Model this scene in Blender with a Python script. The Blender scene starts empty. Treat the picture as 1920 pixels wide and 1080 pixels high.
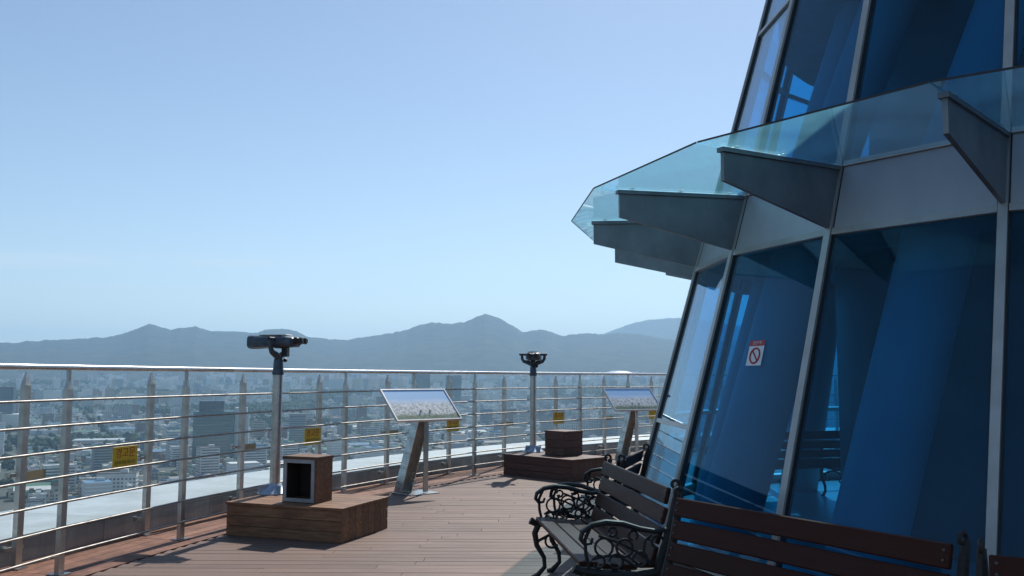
import bpy, bmesh, math, random
from mathutils import Matrix, Vector, noise
R_ = math.radians
random.seed(7)
sc = bpy.context.scene
COL = sc.collection
PI = math.pi

# ------------------------------------------------------------------ camera
cam_d = bpy.data.cameras.new('camera')
cam_d.sensor_width = 36.0
cam_d.lens = 36.0 * 1703.0 / 1920.0
cam_d.clip_start = 0.05
cam_d.clip_end = 60000
cam = bpy.data.objects.new('camera', cam_d)
cam.matrix_world = (Matrix.Translation((0, 0, 1.5)) @ Matrix.Rotation(PI / 2 + 0.0974, 4, 'X')
                    @ Matrix.Rotation(0.0036, 4, 'Z'))
COL.objects.link(cam)
sc.camera = cam

# ------------------------------------------------------------------ sky, sun, exposure
SUN_AZ, SUN_EL = R_(16.0), R_(45.0)          # azimuth clockwise from +Y
world = bpy.data.worlds.new('World')
sc.world = world
world.use_nodes = True
wn, wl = world.node_tree.nodes, world.node_tree.links
wn.clear()
w_out = wn.new('ShaderNodeOutputWorld')
w_bg = wn.new('ShaderNodeBackground')
w_bg.inputs['Strength'].default_value = 0.101
sky = wn.new('ShaderNodeTexSky')
sky.sky_type = 'NISHITA'
sky.sun_disc = False
sky.sun_elevation = SUN_EL
sky.sun_rotation = SUN_AZ
sky.altitude = 500
sky.air_density = 1.0
sky.dust_density = 0.35
sky.ozone_density = 0.5
# two thin cirrus streaks low in the sky, breaking up along their length
tc = wn.new('ShaderNodeTexCoord'); sep = wn.new('ShaderNodeSeparateXYZ'); wl.new(tc.outputs['Generated'], sep.inputs[0])
mp = wn.new('ShaderNodeMapping'); mp.inputs['Scale'].default_value = (3.0, 3.0, 45.0); wl.new(tc.outputs['Generated'], mp.inputs['Vector'])
nz = wn.new('ShaderNodeTexNoise'); nz.inputs['Scale'].default_value = 2.0; nz.inputs['Detail'].default_value = 6; wl.new(mp.outputs[0], nz.inputs['Vector'])
def wmath(op, a, b):
    m = wn.new('ShaderNodeMath'); m.operation = op
    for i_, q in enumerate((a, b)):
        if isinstance(q, (int, float)): m.inputs[i_].default_value = q
        else: wl.new(q, m.inputs[i_])
    return m.outputs[0]
def streak(z0, wid, amp):
    d_ = wmath('DIVIDE', wmath('SUBTRACT', wmath('ADD', sep.outputs['Z'], wmath('MULTIPLY', sep.outputs['X'], -0.04)), z0), wid)
    g_ = wmath('POWER', 2.718, wmath('MULTIPLY', wmath('MULTIPLY', d_, d_), -1.0))
    return wmath('MULTIPLY', g_, amp)
band = wmath('ADD', streak(0.1305, 0.0070, 0.75), streak(0.1006, 0.004, 0.35))
side = wn.new('ShaderNodeMapRange'); side.inputs['From Min'].default_value = -0.12; side.inputs['From Max'].default_value = -0.42; side.interpolation_type = 'SMOOTHSTEP'
wl.new(sep.outputs['X'], side.inputs['Value'])
brk = wn.new('ShaderNodeMapRange'); brk.inputs['From Min'].default_value = 0.28; brk.inputs['From Max'].default_value = 0.55
wl.new(nz.outputs['Fac'], brk.inputs['Value'])
fac = wmath('MULTIPLY', wmath('MULTIPLY', band, side.outputs[0]), brk.outputs[0])
mixc = wn.new('ShaderNodeMix'); mixc.data_type = 'RGBA'; mixc.inputs['B'].default_value = (6.6, 7.6, 8.2, 1)
wl.new(fac, mixc.inputs['Factor']); wl.new(sky.outputs[0], mixc.inputs['A'])
wl.new(mixc.outputs['Result'], w_bg.inputs['Color'])
wl.new(w_bg.outputs[0], w_out.inputs['Surface'])

sun_d = bpy.data.lights.new('sun', 'SUN')
sun_d.energy = 4.4
sun_d.angle = R_(0.53)
sun_d.color = (1.0, 0.955, 0.88)
sun = bpy.data.objects.new('sun', sun_d)
sdir = Vector((math.sin(SUN_AZ) * math.cos(SUN_EL), math.cos(SUN_AZ) * math.cos(SUN_EL), math.sin(SUN_EL)))
sun.rotation_euler = sdir.to_track_quat('Z', 'Y').to_euler()
sun.location = (0, 0, 60)
COL.objects.link(sun)

vs = sc.view_settings
vs.view_transform = 'Standard'; vs.look = 'None'; vs.gamma = 1.0; vs.exposure = 0.25; vs.use_curve_mapping = False
sc.render.engine = 'CYCLES'
cy = sc.cycles
cy.max_bounces = 10; cy.diffuse_bounces = 3; cy.glossy_bounces = 4; cy.transmission_bounces = 6
cy.transparent_max_bounces = 28; cy.volume_bounces = 1
cy.use_denoising = True
cy.caustics_reflective = False; cy.caustics_refractive = False
cy.sample_clamp_indirect = 6.0

# ------------------------------------------------------------------ materials
MATS = {}
def pmat(name, col, rough=0.5, metal=0.0, spec=0.5, coat=0.0, noise_scale=None, col2=None, stretch=(1, 1, 1),
         detail=4, lo_=0.35, hi_=0.65, bump=0.0, rough2=None, rnd=0.0, fine=None, coords='Object', island=False):
    """principled surface with procedural tone variation, per-object variation, grain and fine relief"""
    m = bpy.data.materials.new(name); m.use_nodes = True
    n, l = m.node_tree.nodes, m.node_tree.links
    b = n['Principled BSDF']
    b.inputs['Roughness'].default_value = rough; b.inputs['Metallic'].default_value = metal
    b.inputs['Specular IOR Level'].default_value = spec; b.inputs['Coat Weight'].default_value = coat
    b.inputs['Coat Roughness'].default_value = 0.12
    c4 = lambda c: (c[0], c[1], c[2], 1)
    b.inputs['Base Color'].default_value = c4(col)
    out = None
    if noise_scale:
        t = n.new('ShaderNodeTexCoord'); mpg = n.new('ShaderNodeMapping'); mpg.inputs['Scale'].default_value = stretch
        l.new(t.outputs[coords], mpg.inputs['Vector'])
        vec = mpg.outputs[0]
        if rnd or island:
            oi = n.new('ShaderNodeObjectInfo')
            ad = n.new('ShaderNodeVectorMath'); ad.operation = 'ADD'
            sc_ = n.new('ShaderNodeMath'); sc_.operation = 'MULTIPLY'; sc_.inputs[1].default_value = 61.0
            l.new(oi.outputs['Random'], sc_.inputs[0]); l.new(vec, ad.inputs[0]); l.new(sc_.outputs[0], ad.inputs[1])
            vec = ad.outputs[0]
        nn = n.new('ShaderNodeTexNoise'); nn.inputs['Scale'].default_value = noise_scale; nn.inputs['Detail'].default_value = detail
        nn.inputs['Roughness'].default_value = 0.62
        l.new(vec, nn.inputs['Vector'])
        mr = n.new('ShaderNodeMapRange'); mr.inputs['From Min'].default_value = lo_; mr.inputs['From Max'].default_value = hi_
        l.new(nn.outputs['Fac'], mr.inputs['Value'])
        mx = n.new('ShaderNodeMix'); mx.data_type = 'RGBA'
        mx.inputs['A'].default_value = c4(col); mx.inputs['B'].default_value = c4(col2 or [x * 0.6 for x in col])
        l.new(mr.outputs[0], mx.inputs['Factor']); out = mx.outputs['Result']
        if rough2 is not None:
            rr = n.new('ShaderNodeMapRange'); rr.inputs['To Min'].default_value = rough; rr.inputs['To Max'].default_value = rough2
            l.new(mr.outputs[0], rr.inputs['Value']); l.new(rr.outputs[0], b.inputs['Roughness'])
        if bump:
            bp = n.new('ShaderNodeBump'); bp.inputs['Strength'].default_value = 0.6; bp.inputs['Distance'].default_value = bump
            l.new(nn.outputs['Fac'], bp.inputs['Height']); l.new(bp.outputs[0], b.inputs['Normal'])
    if rnd or island:
        if island:
            g = n.new('ShaderNodeNewGeometry'); rsock = g.outputs['Random Per Island']
        else:
            oi2 = n.new('ShaderNodeObjectInfo'); rsock = oi2.outputs['Random']
        vr = n.new('ShaderNodeMapRange'); amt = rnd or 0.4
        vr.inputs['To Min'].default_value = 1 - amt; vr.inputs['To Max'].default_value = 1 + amt
        l.new(rsock, vr.inputs['Value'])
        hs = n.new('ShaderNodeHueSaturation'); l.new(vr.outputs[0], hs.inputs['Value'])
        if out: l.new(out, hs.inputs['Color'])
        else: hs.inputs['Color'].default_value = c4(col)
        out = hs.outputs['Color']
    if out: l.new(out, b.inputs['Base Color'])
    MATS[name] = m
    return m

def weather(name, scale, amt, stretch=(1, 1, 1)):
    """broad stains and wear across many pieces, in world coordinates"""
    m = MATS[name]; n, l = m.node_tree.nodes, m.node_tree.links; b = n['Principled BSDF']
    src = b.inputs['Base Color'].links[0].from_socket
    g = n.new('ShaderNodeNewGeometry'); mpg = n.new('ShaderNodeMapping'); mpg.inputs['Scale'].default_value = stretch
    nn = n.new('ShaderNodeTexNoise'); nn.inputs['Scale'].default_value = scale; nn.inputs['Detail'].default_value = 7; nn.inputs['Roughness'].default_value = 0.65
    l.new(g.outputs['Position'], mpg.inputs['Vector']); l.new(mpg.outputs[0], nn.inputs['Vector'])
    mr = n.new('ShaderNodeMapRange'); mr.inputs['From Min'].default_value = 0.3; mr.inputs['From Max'].default_value = 0.7
    mr.inputs['To Min'].default_value = 1 - amt; mr.inputs['To Max'].default_value = 1 + amt; l.new(nn.outputs['Fac'], mr.inputs['Value'])
    hs = n.new('ShaderNodeHueSaturation'); l.new(mr.outputs[0], hs.inputs['Value']); l.new(src, hs.inputs['Color']); l.new(hs.outputs[0], b.inputs['Base Color'])

def gmat(name, tint, f0=0.05, rough=0.0, refl=(1, 1, 1), dust=0.0, dustcol=(0.7, 0.75, 0.75), ripple=0.0, transl=0.5):
    """sheet glass: tinted see-through body, mirror reflection growing to the edge-on view, dust film"""
    m = bpy.data.materials.new(name); m.use_nodes = True
    n, l = m.node_tree.nodes, m.node_tree.links
    n.clear()
    o = n.new('ShaderNodeOutputMaterial')
    tr = n.new('ShaderNodeBsdfTransparent'); tr.inputs['Color'].default_value = (*tint, 1)
    gl = n.new('ShaderNodeBsdfGlossy'); gl.inputs['Roughness'].default_value = rough; gl.inputs['Color'].default_value = (*refl, 1)
    lw = n.new('ShaderNodeLayerWeight'); lw.inputs['Blend'].default_value = 0.5
    pw = n.new('ShaderNodeMath'); pw.operation = 'POWER'; pw.inputs[1].default_value = 4.6
    mr = n.new('ShaderNodeMapRange'); mr.inputs['To Min'].default_value = f0; mr.inputs['To Max'].default_value = 1.0
    l.new(lw.outputs['Facing'], pw.inputs[0]); l.new(pw.outputs[0], mr.inputs['Value'])
    if ripple:
        t = n.new('ShaderNodeTexCoord'); nz_ = n.new('ShaderNodeTexNoise'); nz_.inputs['Scale'].default_value = 0.9
        bp = n.new('ShaderNodeBump'); bp.inputs['Distance'].default_value = ripple; bp.inputs['Strength'].default_value = 0.4
        l.new(t.outputs['Object'], nz_.inputs['Vector']); l.new(nz_.outputs['Fac'], bp.inputs['Height'])
        l.new(bp.outputs[0], gl.inputs['Normal'])
    body = tr.outputs[0]
    if dust:
        df = n.new('ShaderNodeBsdfDiffuse'); df.inputs['Color'].default_value = (*dustcol, 1)
        tl = n.new('ShaderNodeBsdfTranslucent'); tl.inputs['Color'].default_value = (*dustcol, 1)
        mm = n.new('ShaderNodeMixShader'); mm.inputs[0].default_value = transl
        l.new(df.outputs[0], mm.inputs[1]); l.new(tl.outputs[0], mm.inputs[2])
        t2 = n.new('ShaderNodeTexCoord'); nd = n.new('ShaderNodeTexNoise'); nd.inputs['Scale'].default_value = 2.3; nd.inputs['Detail'].default_value = 6
        l.new(t2.outputs['Object'], nd.inputs['Vector'])
        dr = n.new('ShaderNodeMapRange'); dr.inputs['From Min'].default_value = 0.3; dr.inputs['From Max'].default_value = 0.75
        dr.inputs['To Min'].default_value = dust * 0.55; dr.inputs['To Max'].default_value = dust * 1.5
        l.new(nd.outputs['Fac'], dr.inputs['Value'])
        md = n.new('ShaderNodeMixShader'); l.new(dr.outputs[0], md.inputs[0]); l.new(body, md.inputs[1]); l.new(mm.outputs[0], md.inputs[2])
        body = md.outputs[0]
    ms = n.new('ShaderNodeMixShader')
    l.new(mr.outputs[0], ms.inputs[0]); l.new(body, ms.inputs[1]); l.new(gl.outputs[0], ms.inputs[2])
    l.new(ms.outputs[0], o.inputs['Surface'])
    MATS[name] = m
    return m

pmat('steel', (0.60, 0.585, 0.55), 0.30, 0.9, noise_scale=9, col2=(0.44, 0.43, 0.40), rough2=0.45)
pmat('steel_bright', (0.60, 0.60, 0.59), 0.24, 0.95, noise_scale=7, col2=(0.45, 0.45, 0.44), rough2=0.32)
pmat('bar_steel', (0.33, 0.315, 0.295), 0.48, 0.9, noise_scale=9, col2=(0.25, 0.237, 0.222), rough2=0.6)
pmat('iron', (0.009, 0.0095, 0.010), 0.5, 0.0, 0.35, noise_scale=60, col2=(0.03, 0.028, 0.026), bump=0.0015, rough2=0.6)
pmat('bench_wood', (0.050, 0.018, 0.011), 0.45, 0.0, 0.14, 0.0, noise_scale=5, col2=(0.050, 0.014, 0.009), stretch=(1, 14, 14), rnd=0.22, bump=0.001, rough2=0.5)
pmat('deck_wood', (0.182, 0.112, 0.084), 0.58, 0.0, 0.35, noise_scale=3.2, col2=(0.145, 0.096, 0.079), stretch=(0.7, 14, 8), rnd=0.13, bump=0.0012, rough2=0.72)
pmat('border_wood', (0.27, 0.125, 0.078), 0.6, 0.0, 0.35, noise_scale=2.4, col2=(0.16, 0.072, 0.047), stretch=(3, 3, 3), rnd=0.2, rough2=0.75)
pmat('box_wood', (0.27, 0.138, 0.072), 0.6, 0.0, 0.35, noise_scale=4, col2=(0.14, 0.068, 0.037), stretch=(1.2, 10, 10), rnd=0.22, bump=0.001)
pmat('box_wood_red', (0.13, 0.062, 0.045), 0.55, 0.0, 0.35, noise_scale=4, col2=(0.075, 0.035, 0.027), stretch=(1.2, 10, 10), rnd=0.18, bump=0.001)
pmat('dark_cavity', (0.03, 0.022, 0.018), 0.8)
pmat('zinc_dull', (0.10, 0.10, 0.10), 0.5, 0.5)
pmat('zinc', (0.40, 0.41, 0.42), 0.5, 0.35, noise_scale=6, col2=(0.3, 0.31, 0.32))
pmat('parapet_metal', (0.36, 0.385, 0.40), 0.42, 0.45, noise_scale=2.2, col2=(0.27, 0.29, 0.31), stretch=(1, 1, 0.4), rough2=0.55, rnd=0.05)
pmat('coping_white', (0.52, 0.57, 0.60), 0.45, 0.0, 0.5, noise_scale=1.7, col2=(0.40, 0.44, 0.46), rnd=0.06, rough2=0.6, detail=8)
pmat('slab_dark', (0.035, 0.03, 0.028), 0.9, noise_scale=2)
pmat('scope_paint', (0.075, 0.10, 0.13), 0.33, 0.35, noise_scale=18, col2=(0.05, 0.068, 0.09), rough2=0.48)
pmat('scope_black', (0.010, 0.011, 0.013), 0.45)
pmat('flange_blue', (0.50, 0.60, 0.70), 0.4, 0.3, noise_scale=20, col2=(0.36, 0.45, 0.55))
pmat('lens', (0.01, 0.012, 0.02), 0.05, 0.0, 0.8)
pmat('sign_yellow', (0.86, 0.60, 0.02), 0.45, noise_scale=14, col2=(0.76, 0.52, 0.03))
pmat('sign_red', (0.45, 0.025, 0.02), 0.5)
pmat('sign_black', (0.02, 0.02, 0.015), 0.5)
pmat('sign_white', (0.75, 0.75, 0.76), 0.45)
pmat('label_beige', (0.52, 0.43, 0.24), 0.6, noise_scale=12, col2=(0.42, 0.35, 0.2))
pmat('board_frame', (0.66, 0.67, 0.68), 0.3, 0.6, noise_scale=8, col2=(0.55, 0.56, 0.57))
pmat('fascia', (0.53, 0.53, 0.54), 0.40, 0.25, noise_scale=1.2, col2=(0.46, 0.46, 0.47), rnd=0.03, rough2=0.5)
pmat('mullion', (0.50, 0.49, 0.46), 0.38, 0.35, noise_scale=5, col2=(0.42, 0.41, 0.38))
pmat('bracket', (0.24, 0.26, 0.28), 0.42, 0.4, noise_scale=3, col2=(0.18, 0.195, 0.21), rnd=0.05)
pmat('gasket', (0.03, 0.03, 0.032), 0.6)
pmat('tower_column', (0.38, 0.41, 0.45), 0.45, noise_scale=1.5, col2=(0.33, 0.36, 0.40))
pmat('tower_core', (0.09, 0.105, 0.11), 0.5, noise_scale=1.1, col2=(0.07, 0.08, 0.085))
pmat('tower_floor', (0.42, 0.42, 0.42), 0.3, noise_scale=2, col2=(0.36, 0.36, 0.37))
pmat('tower_ceiling', (0.22, 0.23, 0.25), 0.7, noise_scale=2)
gmat('tower_glass', (0.37, 0.74, 0.90), f0=0.020, ripple=0.004, refl=(0.85, 0.93, 1.0), dust=0.065, dustcol=(0.18, 0.46, 0.62))
gmat('canopy_glass', (0.84, 0.965, 1.0), f0=0.025, dust=0.15, dustcol=(0.36, 0.84, 1.0), transl=0.97)
gmat('clear_glass', (0.955, 0.985, 0.98), f0=0.012, dust=0.018)
weather('deck_wood', 0.9, 0.16, (0.6, 1.2, 1)); weather('border_wood', 1.4, 0.22); weather('box_wood', 4.0, 0.15); weather('box_wood_red', 4.0, 0.15)
weather('parapet_metal', 5.0, 0.22, (1, 1, 0.12)); weather('coping_white', 2.0, 0.14); weather('fascia', 3.0, 0.07, (1, 1, 0.15)); weather('bracket', 5.0, 0.12, (1, 1, 0.4))
# panorama print on the photo boards
def print_mat():
    m = bpy.data.materials.new('panorama_print'); m.use_nodes = True
    n, l = m.node_tree.nodes, m.node_tree.links
    b = n['Principled BSDF']; b.inputs['Roughness'].default_value = 0.25; b.inputs['Coat Weight'].default_value = 0.7
    t = n.new('ShaderNodeTexCoord'); s = n.new('ShaderNodeSeparateXYZ'); l.new(t.outputs['Object'], s.inputs[0])
    v = n.new('ShaderNodeMapRange'); v.inputs['From Min'].default_value = -0.27; v.inputs['From Max'].default_value = 0.27
    l.new(s.outputs['Y'], v.inputs['Value'])
    nz_ = n.new('ShaderNodeTexNoise'); nz_.inputs['Scale'].default_value = 7; nz_.inputs['Detail'].default_value = 8
    l.new(t.outputs['Object'], nz_.inputs['Vector'])
    off = n.new('ShaderNodeMath'); off.operation = 'MULTIPLY_ADD'; off.inputs[1].default_value = 0.16; off.inputs[2].default_value = -0.08
    l.new(nz_.outputs['Fac'], off.inputs[0])
    ad = n.new('ShaderNodeMath'); l.new(v.outputs[0], ad.inputs[0]); l.new(off.outputs[0], ad.inputs[1])
    r = n.new('ShaderNodeValToRGB'); e = r.color_ramp.elements
    e[0].position = 0.0; e[0].color = (0.16, 0.24, 0.11, 1); e[1].position = 1.0; e[1].color = (0.40, 0.66, 0.97, 1)
    for p, c in ((0.14, (0.26, 0.33, 0.2, 1)), (0.22, (0.76, 0.8, 0.76, 1)), (0.50, (0.86, 0.89, 0.9, 1)), (0.56, (0.72, 0.83, 0.95, 1)), (0.70, (0.42, 0.65, 0.94, 1))):
        k = e.new(p); k.color = c
    l.new(ad.outputs[0], r.inputs['Fac'])
    vo = n.new('ShaderNodeTexVoronoi'); vo.inputs['Scale'].default_value = 42; l.new(t.outputs['Object'], vo.inputs['Vector'])
    bw = n.new('ShaderNodeRGBToBW'); l.new(vo.outputs['Color'], bw.inputs[0])
    mk = n.new('ShaderNodeMapRange'); mk.inputs['From Min'].default_value = 0.62; mk.inputs['From Max'].default_value = 0.50
    l.new(v.outputs[0], mk.inputs['Value'])
    mm = n.new('ShaderNodeMath'); mm.operation = 'MULTIPLY'; mm.inputs[1].default_value = 0.6; l.new(mk.outputs[0], mm.inputs[0])
    vr = n.new('ShaderNodeMapRange'); vr.inputs['From Min'].default_value = 0.25; vr.inputs['From Max'].default_value = 0.75
    vr.inputs['To Min'].default_value = 0.22; vr.inputs['To Max'].default_value = 1.0; l.new(bw.outputs[0], vr.inputs['Value'])
    mx = n.new('ShaderNodeMix'); mx.data_type = 'RGBA'; mx.blend_type = 'MULTIPLY'
    l.new(mm.outputs[0], mx.inputs['Factor']); l.new(r.outputs[0], mx.inputs['A']); l.new(vr.outputs[0], mx.inputs['B'])
    l.new(mx.outputs['Result'], b.inputs['Base Color'])
    MATS['panorama_print'] = m
print_mat()

# ------------------------------------------------------------------ mesh helpers
class MB:
    k = 1.0
    def __init__(s): s.v, s.f = [], []
    def add(s, vs_, fs):
        o = len(s.v); s.v += [tuple(p) for p in vs_]; s.f += [tuple(i + o for i in f) for f in fs]; return s
    def hexa(s, p):      # 8 points: bottom ring ccw, top ring ccw
        return s.add(p, [(3, 2, 1, 0), (4, 5, 6, 7), (0, 1, 5, 4), (1, 2, 6, 5), (2, 3, 7, 6), (3, 0, 4, 7)])
    def box(s, c, d, rot=None):
        x, y, z = d[0] / 2, d[1] / 2, d[2] / 2
        p = [Vector(q) for q in ((-x, -y, -z), (x, -y, -z), (x, y, -z), (-x, y, -z), (-x, -y, z), (x, -y, z), (x, y, z), (-x, y, z))]
        if rot: p = [rot @ q for q in p]
        return s.hexa([q + Vector(c) for q in p])
    def prism(s, poly, vec):   # poly: 3D points, extruded along vec
        n = len(poly); vec = Vector(vec); a = [Vector(q) for q in poly]; b = [q + vec for q in a]
        return s.add(a + b, [tuple(range(n - 1, -1, -1)), tuple(range(n, 2 * n))] + [(i, (i + 1) % n, n + (i + 1) % n, n + i) for i in range(n)])
    def tube(s, pts, r, n=10, closed=False, cap=True, flat=None):
        pts = [Vector(p) for p in pts]; N = len(pts)
        rs = [q * s.k for q in (r if isinstance(r, (list, tuple)) else [r] * N)]
        vs_, up = [], None
        for i, p in enumerate(pts):
            if closed: t = pts[(i + 1) % N] - pts[i - 1]
            else: t = pts[min(i + 1, N - 1)] - pts[max(i - 1, 0)]
            t.normalize()
            if up is None:
                up = Vector((1, 0, 0)) if abs(t.x) < 0.9 else Vector((0, 0, 1))
            a = (up - t * up.dot(t)).normalized(); b = t.cross(a); up = a
            k = flat or 1.0
            for j in range(n):
                an = 2 * PI * j / n
                vs_.append(p + a * (math.cos(an) * rs[i] * k) + b * (math.sin(an) * rs[i]))
        fs = []
        for i in range(N if closed else N - 1):
            i2 = (i + 1) % N
            fs += [(i * n + j, i * n + (j + 1) % n, i2 * n + (j + 1) % n, i2 * n + j) for j in range(n)]
        if cap and not closed: fs += [tuple(range(n - 1, -1, -1)), tuple((N - 1) * n + j for j in range(n))]
        return s.add(vs_, fs)
    def lathe(s, prof, n=20, c=(0, 0, 0), rot=None):   # (r,z) profile about z
        vs_, m = [], len(prof)
        for r, z in prof:
            for j in range(n):
                q = Vector((r * math.cos(2 * PI * j / n), r * math.sin(2 * PI * j / n), z))
                vs_.append((rot @ q if rot else q) + Vector(c))
        fs = [(i * n + j, i * n + (j + 1) % n, (i + 1) * n + (j + 1) % n, (i + 1) * n + j) for i in range(m - 1) for j in range(n)]
        fs += [tuple(range(n - 1, -1, -1)), tuple((m - 1) * n + j for j in range(n))]
        return s.add(vs_, fs)
    def mesh(s, name, mat=None, smooth=False, bevel=0.0):
        me = bpy.data.meshes.new(name); me.from_pydata(s.v, [], s.f); me.update()
        if bevel:
            b = bmesh.new(); b.from_mesh(me)
            bmesh.ops.bevel(b, geom=b.edges[:], offset=bevel, segments=1, affect='EDGES', profile=0.5)
            b.to_mesh(me); b.free()
        if mat: me.materials.append(MATS[mat])
        if smooth:
            me.polygons.foreach_set('use_smooth', [True] * len(me.polygons))
            me.set_sharp_from_angle(angle=R_(38))
        return me
    def build(s, name, mat, parent=None, smooth=False, bevel=0.0, loc=None, rotz=None):
        return link(name, s.mesh(name, mat, smooth, bevel), parent, loc, rotz)
def link(name, me, parent=None, loc=None, rotz=None):
    o = bpy.data.objects.new(name, me); COL.objects.link(o)
    if parent: o.parent = parent
    if loc is not None: o.location = loc
    if rotz is not None: o.rotation_euler = (0, 0, rotz)
    return o
def tag(o, label, cat, group=None):
    o['label'] = label; o['category'] = cat
    if group: o['group'] = group
    return o
def struct(o): o['kind'] = 'structure'; return o
def stuff(o): o['kind'] = 'stuff'; return o
def thing(name, label, cat, loc=(0, 0, 0), rotz=0.0, group=None):
    o = bpy.data.objects.new(name, None); COL.objects.link(o); o.empty_display_size = 0.2
    o.location = loc; o.rotation_euler = (0, 0, rotz)
    return tag(o, label, cat, group)
def copy_tree(o, parent=None):
    c = o.copy(); COL.objects.link(c); c.parent = parent
    for ch in o.children: copy_tree(ch, c)
    return c
def lerp(a, b, t): return a + (b - a) * t
def smooth01(t): t = max(0.0, min(1.0, t)); return t * t * (3 - 2 * t)

# ================================================================== THE LAND
H0 = -120.0
def ground_z(d):
    return H0 + 92.0 * smooth01((d - 1700.0) / 3900.0)
# ground sheet, polar, out to the horizon
mb = MB(); rings = [0, 60, 200, 500, 900, 1300, 1700, 2100, 2500, 2900, 3300, 3700, 4100, 4500, 5000, 5600, 7000, 10000, 15500]
NA = 120
vs_ = [(0, 0, H0)]
for r in rings[1:]:
    for j in range(NA):
        a = 2 * PI * j / NA; vs_.append((r * math.sin(a), r * math.cos(a), ground_z(r)))
fs = [(0, 1 + (j + 1) % NA, 1 + j) for j in range(NA)]
for i in range(len(rings) - 2):
    for j in range(NA):
        a, b = 1 + i * NA + j, 1 + i * NA + (j + 1) % NA
        fs.append((a, b, b + NA, a + NA))
mb.add(vs_, fs)
pmat('ground_mix', (0.085, 0.09, 0.085), 0.9, noise_scale=0.012, col2=(0.055, 0.07, 0.05), detail=8, lo_=0.42, hi_=0.6)
struct(mb.build('ground', 'ground_mix', smooth=True))

NEAR = [(-29.37, 0.0305), (-27.82, 0.0326), (-26.76, 0.0346), (-25.95, 0.0354), (-24.03, 0.0383), (-23.33, 0.0407), (-22.49, 0.0472), (-21.77, 0.0526), (-21.18, 0.0494), (-20.59, 0.0471), (-20.0, 0.049), (-19.23, 0.051), (-18.65, 0.0478), (-18.19, 0.0458), (-16.97, 0.0462), (-15.88, 0.0453), (-15.11, 0.049), (-14.17, 0.0504), (-13.53, 0.0488), (-12.56, 0.0417), (-11.27, 0.0396), (-10.3, 0.0392), (-9.32, 0.0423), (-8.01, 0.0455), (-6.52, 0.0509), (-5.86, 0.0557), (-5.03, 0.0594), (-4.03, 0.0578), (-3.02, 0.0591), (-2.35, 0.0645), (-1.68, 0.0695), (-0.84, 0.0642), (0.01, 0.0564), (0.68, 0.0494), (1.36, 0.0506), (1.96, 0.0524), (2.7, 0.0477), (3.2, 0.0448), (3.87, 0.0465), (4.54, 0.0477), (5.71, 0.0465), (6.71, 0.0482), (8.03, 0.0464), (9.34, 0.0423), (10.64, 0.0388)]
FAR = [(-80.0, 0.010), (-8.0, 0.012), (2.03, 0.0301), (4.04, 0.0389), (5.71, 0.0465), (6.71, 0.0535), (7.71, 0.0593), (8.7, 0.0621), (9.69, 0.0643), (10.83, 0.0636), (12.6, 0.0593), (14.5, 0.0543)]
def prof(tab, az, seed):
    d = math.degrees(az)
    gen = 0.043 + 0.018 * noise.noise((math.sin(az) * 3.1, math.cos(az) * 3.1, seed)) + 0.008 * noise.noise((math.sin(az) * 11, math.cos(az) * 11, seed))
    if d < tab[0][0]: return lerp(tab[0][1], gen, smooth01((tab[0][0] - d) / 12))
    if d > tab[-1][0]: return lerp(tab[-1][1], gen, smooth01((d - tab[-1][0]) / 12))
    for (a, x), (b, y) in zip(tab, tab[1:]):
        if d <= b: return lerp(x, y, (d - a) / (b - a))
def ridge(name, tab, d_foot, d_top, d_back, seed, az0, az1, step, mat, label_amp=0.35):
    mb = MB(); na = int((az1 - az0) / step); T = [i_ / 24 for i_ in range(25)] + [1.15, 1.4]
    for i in range(na + 1):
        az = R_(az0 + (az1 - az0) * i / na); e = prof(tab, az, seed)
        e += 0.0009 * noise.noise((math.degrees(az) * 2.6, seed, 1.7)) + 0.0007 * noise.noise((math.degrees(az) * 7, seed, 4.7)) + 0.0004 * noise.noise((math.degrees(az) * 19, seed, 2.2))
        dt_ = d_top * (1 + 0.05 * noise.noise((math.degrees(az) * 0.12, seed, 9.1)))
        for t in T:
            d = lerp(d_foot, dt_, t) if t <= 1 else lerp(dt_, d_back, (t - 1) / 0.4)
            base = ground_z(d)
            top = 1.5 + e * dt_
            x, y = d * math.sin(az), d * math.cos(az)
            if t <= 1:
                sp = noise.noise((x / 900, y / 900, seed)) * 0.9 + noise.noise((x / 380, y / 380, seed + 3)) * 0.6 + noise.noise((x / 170, y / 170, seed + 6)) * 0.35
                k = t ** 1.12 * (1 - label_amp * 1.2 * (0.5 + 0.5 * sp) * (1 - t) * (1.0 if t > 0 else 0))
                k += 0.26 * sp * t * (1 - t)
                k = max(0.0, min(k, 0.97 * t ** 0.35 if t < 1 else 1))
            else:
                k = 1 - 1.6 * (t - 1)
            mb.v.append((x, y, lerp(base - 8, top, k)))
    m = len(T)
    for i in range(na):
        for j in range(m - 1):
            a = i * m + j; mb.f.append((a, a + m, a + m + 1, a + 1))
    return struct(mb.build(name, mat, smooth=True))
pmat('forest', (0.012, 0.022, 0.014), 0.95, 0, 0.1, noise_scale=0.009, col2=(0.052, 0.062, 0.036), detail=10, lo_=0.40, hi_=0.66)
ridge('mountains', NEAR, 4700, 7200, 8800, 2.3, -80, 75, 0.13, 'forest')
ridge('far_mountains', FAR, 8600, 11500, 13500, 5.9, -80, 75, 0.3, 'forest')

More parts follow.
